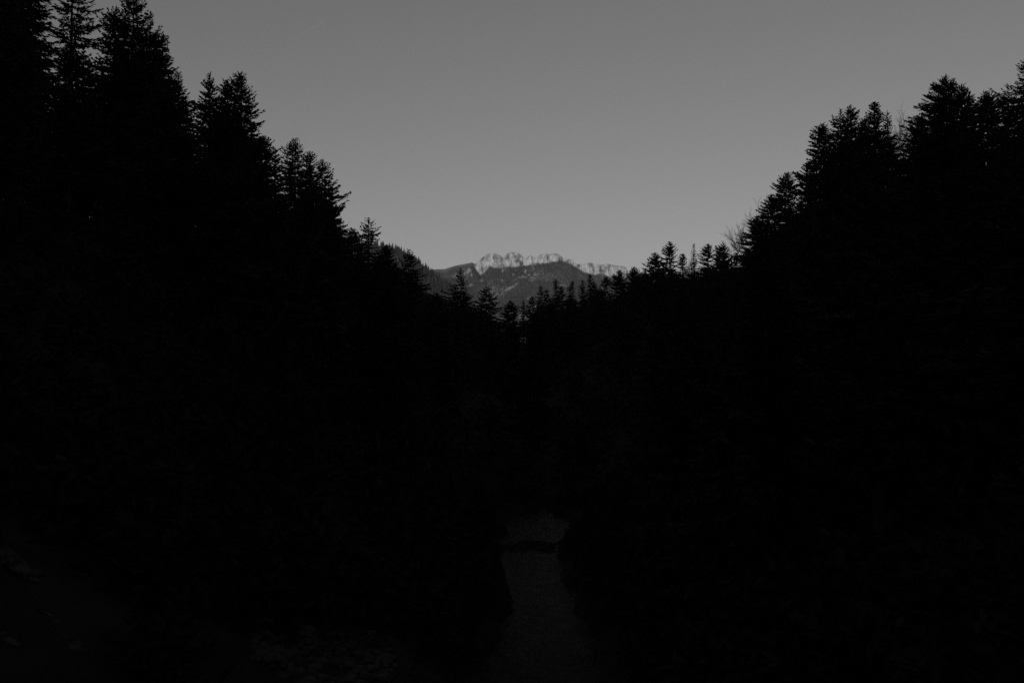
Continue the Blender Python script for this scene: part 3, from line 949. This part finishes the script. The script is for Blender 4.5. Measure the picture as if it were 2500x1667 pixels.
zcs = smooth1(zc, 60); ycs = smooth1(yc, 60)
for i in range(1, NS + 1):                            # wooded flank
    f = i / NS
    wgt = float(sstep(0, .22, f))
    dz = (zcs - 60) * f
    yy = yc * (1 - wgt) + ycs * wgt - dz * (1.15 + .45 * f)
    n1 = fbm(X0 / 420., dz / 260. + 3, 81, 3) * 70 * sstep(0, .25, f) + fbm(X0 / 130., dz / 90., 82, 2) * 14 * sstep(0, .12, f)
    rows_P.append(np.stack([X0 * (1 + (yy - D_MT) / D_MT * .25), yy - n1, zc * (1 - wgt) + zcs * wgt - dz + n1 * .35], -1)); isrock.append(0 * X0)
MP = np.stack(rows_P, 0)
nr, ncx = MP.shape[:2]
mt_me = mesh_from("mountain", MP, grid_quads(nr, ncx)[:, ::-1], smooth=False)

M_MT = bpy.data.materials.new("mountain_rock_and_meadow")
M_MT.use_nodes = True
n = M_MT.node_tree
b = n.nodes["Principled BSDF"]
b.inputs["Roughness"].default_value = .95
b.inputs["Specular IOR Level"].default_value = .03
at_ = n.nodes.new("ShaderNodeAttribute"); at_.attribute_name = "rock"
tc = n.nodes.new("ShaderNodeTexCoord")
mp = n.nodes.new("ShaderNodeMapping"); mp.inputs["Scale"].default_value = (.032, .032, .017)
nz = n.nodes.new("ShaderNodeTexNoise"); nz.inputs["Scale"].default_value = 1; nz.inputs["Detail"].default_value = 8; nz.inputs["Roughness"].default_value = .68
cr = n.nodes.new("ShaderNodeValToRGB")
cr.color_ramp.elements[0].position = .38; cr.color_ramp.elements[0].color = (.09, .09, .09, 1)
cr.color_ramp.elements[1].position = .60; cr.color_ramp.elements[1].color = (.43, .43, .43, 1)
nz2 = n.nodes.new("ShaderNodeTexNoise"); nz2.inputs["Scale"].default_value = .010; nz2.inputs["Detail"].default_value = 7
cr2 = n.nodes.new("ShaderNodeValToRGB")
cr2.color_ramp.elements[0].position = .42; cr2.color_ramp.elements[0].color = (.05, .05, .05, 1)
cr2.color_ramp.elements[1].position = .75; cr2.color_ramp.elements[1].color = (.15, .15, .15, 1)
mx = n.nodes.new("ShaderNodeMix"); mx.data_type = 'RGBA'
n.links.new(tc.outputs["Object"], mp.inputs[0]); n.links.new(mp.outputs[0], nz.inputs["Vector"]); n.links.new(nz.outputs[0], cr.inputs[0])
n.links.new(tc.outputs["Object"], nz2.inputs["Vector"]); n.links.new(nz2.outputs[0], cr2.inputs[0])
n.links.new(at_.outputs["Fac"], mx.inputs[0]); n.links.new(cr2.outputs[0], mx.inputs[6]); n.links.new(cr.outputs[0], mx.inputs[7])
n.links.new(mx.outputs[2], b.inputs["Base Color"])

IR = np.stack(isrock, 0)
PXG = np.broadcast_to(pxs, IR.shape)
# broken outcrops scattered under the main faces, and pale screes lower down
row_i = np.arange(nr)[:, None] - (NB + NC)
out = sstep(.12, .3, fbm(PXG / 7., row_i / 2.2, 91, 3)) * ((row_i >= 1) & (row_i < 9)) * sstep(1165, 1180, PXG) * (1 - sstep(1300, 1320, PXG))
out = out + sstep(.25, .4, fbm(PXG / 8., row_i / 3., 92, 3)) * ((row_i >= 2) & (row_i < 9)) * sstep(1085, 1095, PXG) * (1 - sstep(1150, 1160, PXG))
scree = .55 * sstep(.28, .48, fbm(PXG / 16. + row_i * .35, row_i / 4.5, 93, 3)) * ((row_i >= 9) & (row_i < 52))
IR = np.clip(np.maximum(IR, np.maximum(.6 * out, .8 * scree)), 0, 1)
atr = mt_me.attributes.new("rock", 'FLOAT', 'POINT')
atr.data.foreach_set("value", IR.ravel().astype(np.float32))
structure(obj("mountain", mt_me, M_MT))

# the nearer wooded hill whose flank falls into the gap
D_HL = 3500.0
HILL = [(500, 575), (700, 572), (800, 578), (860, 584), (925, 594), (960, 600), (985, 608), (1000, 616), (1020, 632), (1040, 647), (1058, 660), (1080, 676), (1110, 700), (1150, 735), (1200, 775), (1260, 820)]
hx = np.array(HILL, float)
hpx = np.arange(500, 1250, 4.0)
hr = np.interp(hpx, hx[:, 0], hx[:, 1])
hz = np.array([CAM_Z + ray(p, q)[1] * D_HL for p, q in zip(hpx, hr)]) - 9
hX = np.array([ray(p, 640)[0] for p in hpx]) * D_HL
rows = []
for i in range(4, 0, -1):
    rows.append(np.stack([hX, D_HL + 160. * i + 0 * hX, hz - 45. * i], -1))
NH = 44
for i in range(NH):
    f = i / (NH - 1)
    dz = (hz + 30) * f
    nn = fbm(hX / 260., dz / 200. + 9, 55, 4) * 45 * sstep(0, .25, f)
    rows.append(np.stack([hX, D_HL - dz * (1.5 + .5 * f) - nn, hz - dz + nn * .3], -1))
HP = np.stack(rows, 0)
hl_me = mesh_from("wooded_hill", HP, grid_quads(HP.shape[0], HP.shape[1])[:, ::-1], smooth=True)
structure(obj("hill", hl_me, M_HILLTREE))


def far_forest(name, pts, rng, hlo, hhi, label, mat=None):
    """thousands of small tapering crowns, too far off to count"""
    m = len(pts)
    h = rng.uniform(hlo, hhi, m); r = h * rng.uniform(.16, .24, m)
    a0 = rng.uniform(0, 6.28, m)
    V = np.zeros((m, 6, 3)); 
    for j in range(5):
        a = a0 + j * 1.2566
        V[:, j, 0] = pts[:, 0] + r * np.cos(a); V[:, j, 1] = pts[:, 1] + r * np.sin(a); V[:, j, 2] = pts[:, 2] - 2 + h * .12 * rng.random(m)
    V[:, 5] = pts; V[:, 5, 2] += h
    T = np.stack([np.array([j, (j + 1) % 5, 5]) for j in range(5)])
    T = (np.arange(m)[:, None, None] * 6 + T[None]).reshape(-1, 3)
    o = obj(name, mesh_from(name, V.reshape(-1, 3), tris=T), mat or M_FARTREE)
    o["kind"] = "stuff"; o["label"] = label; o["category"] = "forest"
    return o


rng = np.random.default_rng(21)


def sample(Pg, count, rng, r0, r1):
    i = rng.uniform(r0, r1 - 1.001, count); j = rng.uniform(0, Pg.shape[1] - 1.001, count)
    ii = i.astype(int); jj = j.astype(int); fi = (i - ii)[:, None]; fj = (j - jj)[:, None]
    p = (Pg[ii, jj] * (1 - fj) + Pg[ii, jj + 1] * fj) * (1 - fi) + (Pg[ii + 1, jj] * (1 - fj) + Pg[ii + 1, jj + 1] * fj) * fi
    return p, ii, jj


p, ii, jj = sample(MP, 90000, rng, NB + NC + 1.2, nr)
dens = 1 - np.clip(IR[ii, jj] * 2.2, 0, 1)
clear = sstep(-.05, .35, fbm(p[:, 0] / 150., p[:, 2] / 70., 95, 4))
keep = rng.random(len(p)) < dens * (1 - .6 * clear)
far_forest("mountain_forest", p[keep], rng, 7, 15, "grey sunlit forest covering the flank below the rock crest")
# ridge trees where the crest carries no rock
sel = np.where(rockamt < 3)[0]
p, ii, jj = sample(HP, 16000, rng, 1, HP.shape[0])
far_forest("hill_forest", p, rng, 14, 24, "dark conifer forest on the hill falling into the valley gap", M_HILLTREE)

# ------------------------------------------------------------------ a faint scrap of vapour trail
p0 = Vector(at(737, 84, 24000)); p1 = Vector(at(795, 52, 24000))
V, Q = [], []
axd = (p1 - p0).normalized(); u = axd.orthogonal().normalized(); v = axd.cross(u)
for i in range(13):
    t = i / 12
    r = 15 * math.sin(math.pi * min(1, max(0, .06 + .9 * t))) + 2
    c = p0.lerp(p1, t)
    for j in range(8):
        a = 6.283 * j / 8
        V.append(tuple(c + u * r * math.cos(a) + v * r * math.sin(a)))
for i in range(12):
    for j in range(8):
        Q.append((i * 8 + j, i * 8 + (j + 1) % 8, i * 8 + 8 + (j + 1) % 8, i * 8 + 8 + j))
M_TRAIL = bpy.data.materials.new("vapour")
M_TRAIL.use_nodes = True
n = M_TRAIL.node_tree
n.nodes.clear()
df = n.nodes.new("ShaderNodeBsdfDiffuse"); df.inputs[0].default_value = (.8, .8, .8, 1)
tr = n.nodes.new("ShaderNodeBsdfTransparent")
ms = n.nodes.new("ShaderNodeMixShader"); ms.inputs[0].default_value = .022
om = n.nodes.new("ShaderNodeOutputMaterial")
n.links.new(tr.outputs[0], ms.inputs[1]); n.links.new(df.outputs[0], ms.inputs[2]); n.links.new(ms.outputs[0], om.inputs[0])
ct = obj("vapour_trail", mesh_from("vapour_trail", V, Q, smooth=True), M_TRAIL)
ct["kind"] = "stuff"; ct["label"] = "short faint vapour trail high in the clear sky"; ct["category"] = "contrail"

# ------------------------------------------------------------------ haze
HZ = 3.3e-5
x0, x1, y0, y1, z0, z1 = -9100, 9100, -9100, 12100, -60, 1000
V = [(x, y, z) for z in (z0, z1) for y in (y0, y1) for x in (x0, x1)]
Q = [(0, 2, 3, 1), (4, 5, 7, 6), (0, 1, 5, 4), (2, 6, 7, 3), (0, 4, 6, 2), (1, 3, 7, 5)]
M_HAZE = bpy.data.materials.new("haze")
M_HAZE.use_nodes = True
n = M_HAZE.node_tree
n.nodes.clear()
pv = n.nodes.new("ShaderNodeVolumePrincipled")
pv.inputs["Color"].default_value = (.9, .9, .9, 1)
pv.inputs["Density"].default_value = HZ
pv.inputs["Anisotropy"].default_value = .2
om = n.nodes.new("ShaderNodeOutputMaterial")
n.links.new(pv.outputs[0], om.inputs["Volume"])
hz_o = obj("haze", mesh_from("haze", V, Q), M_HAZE)
hz_o["kind"] = "stuff"
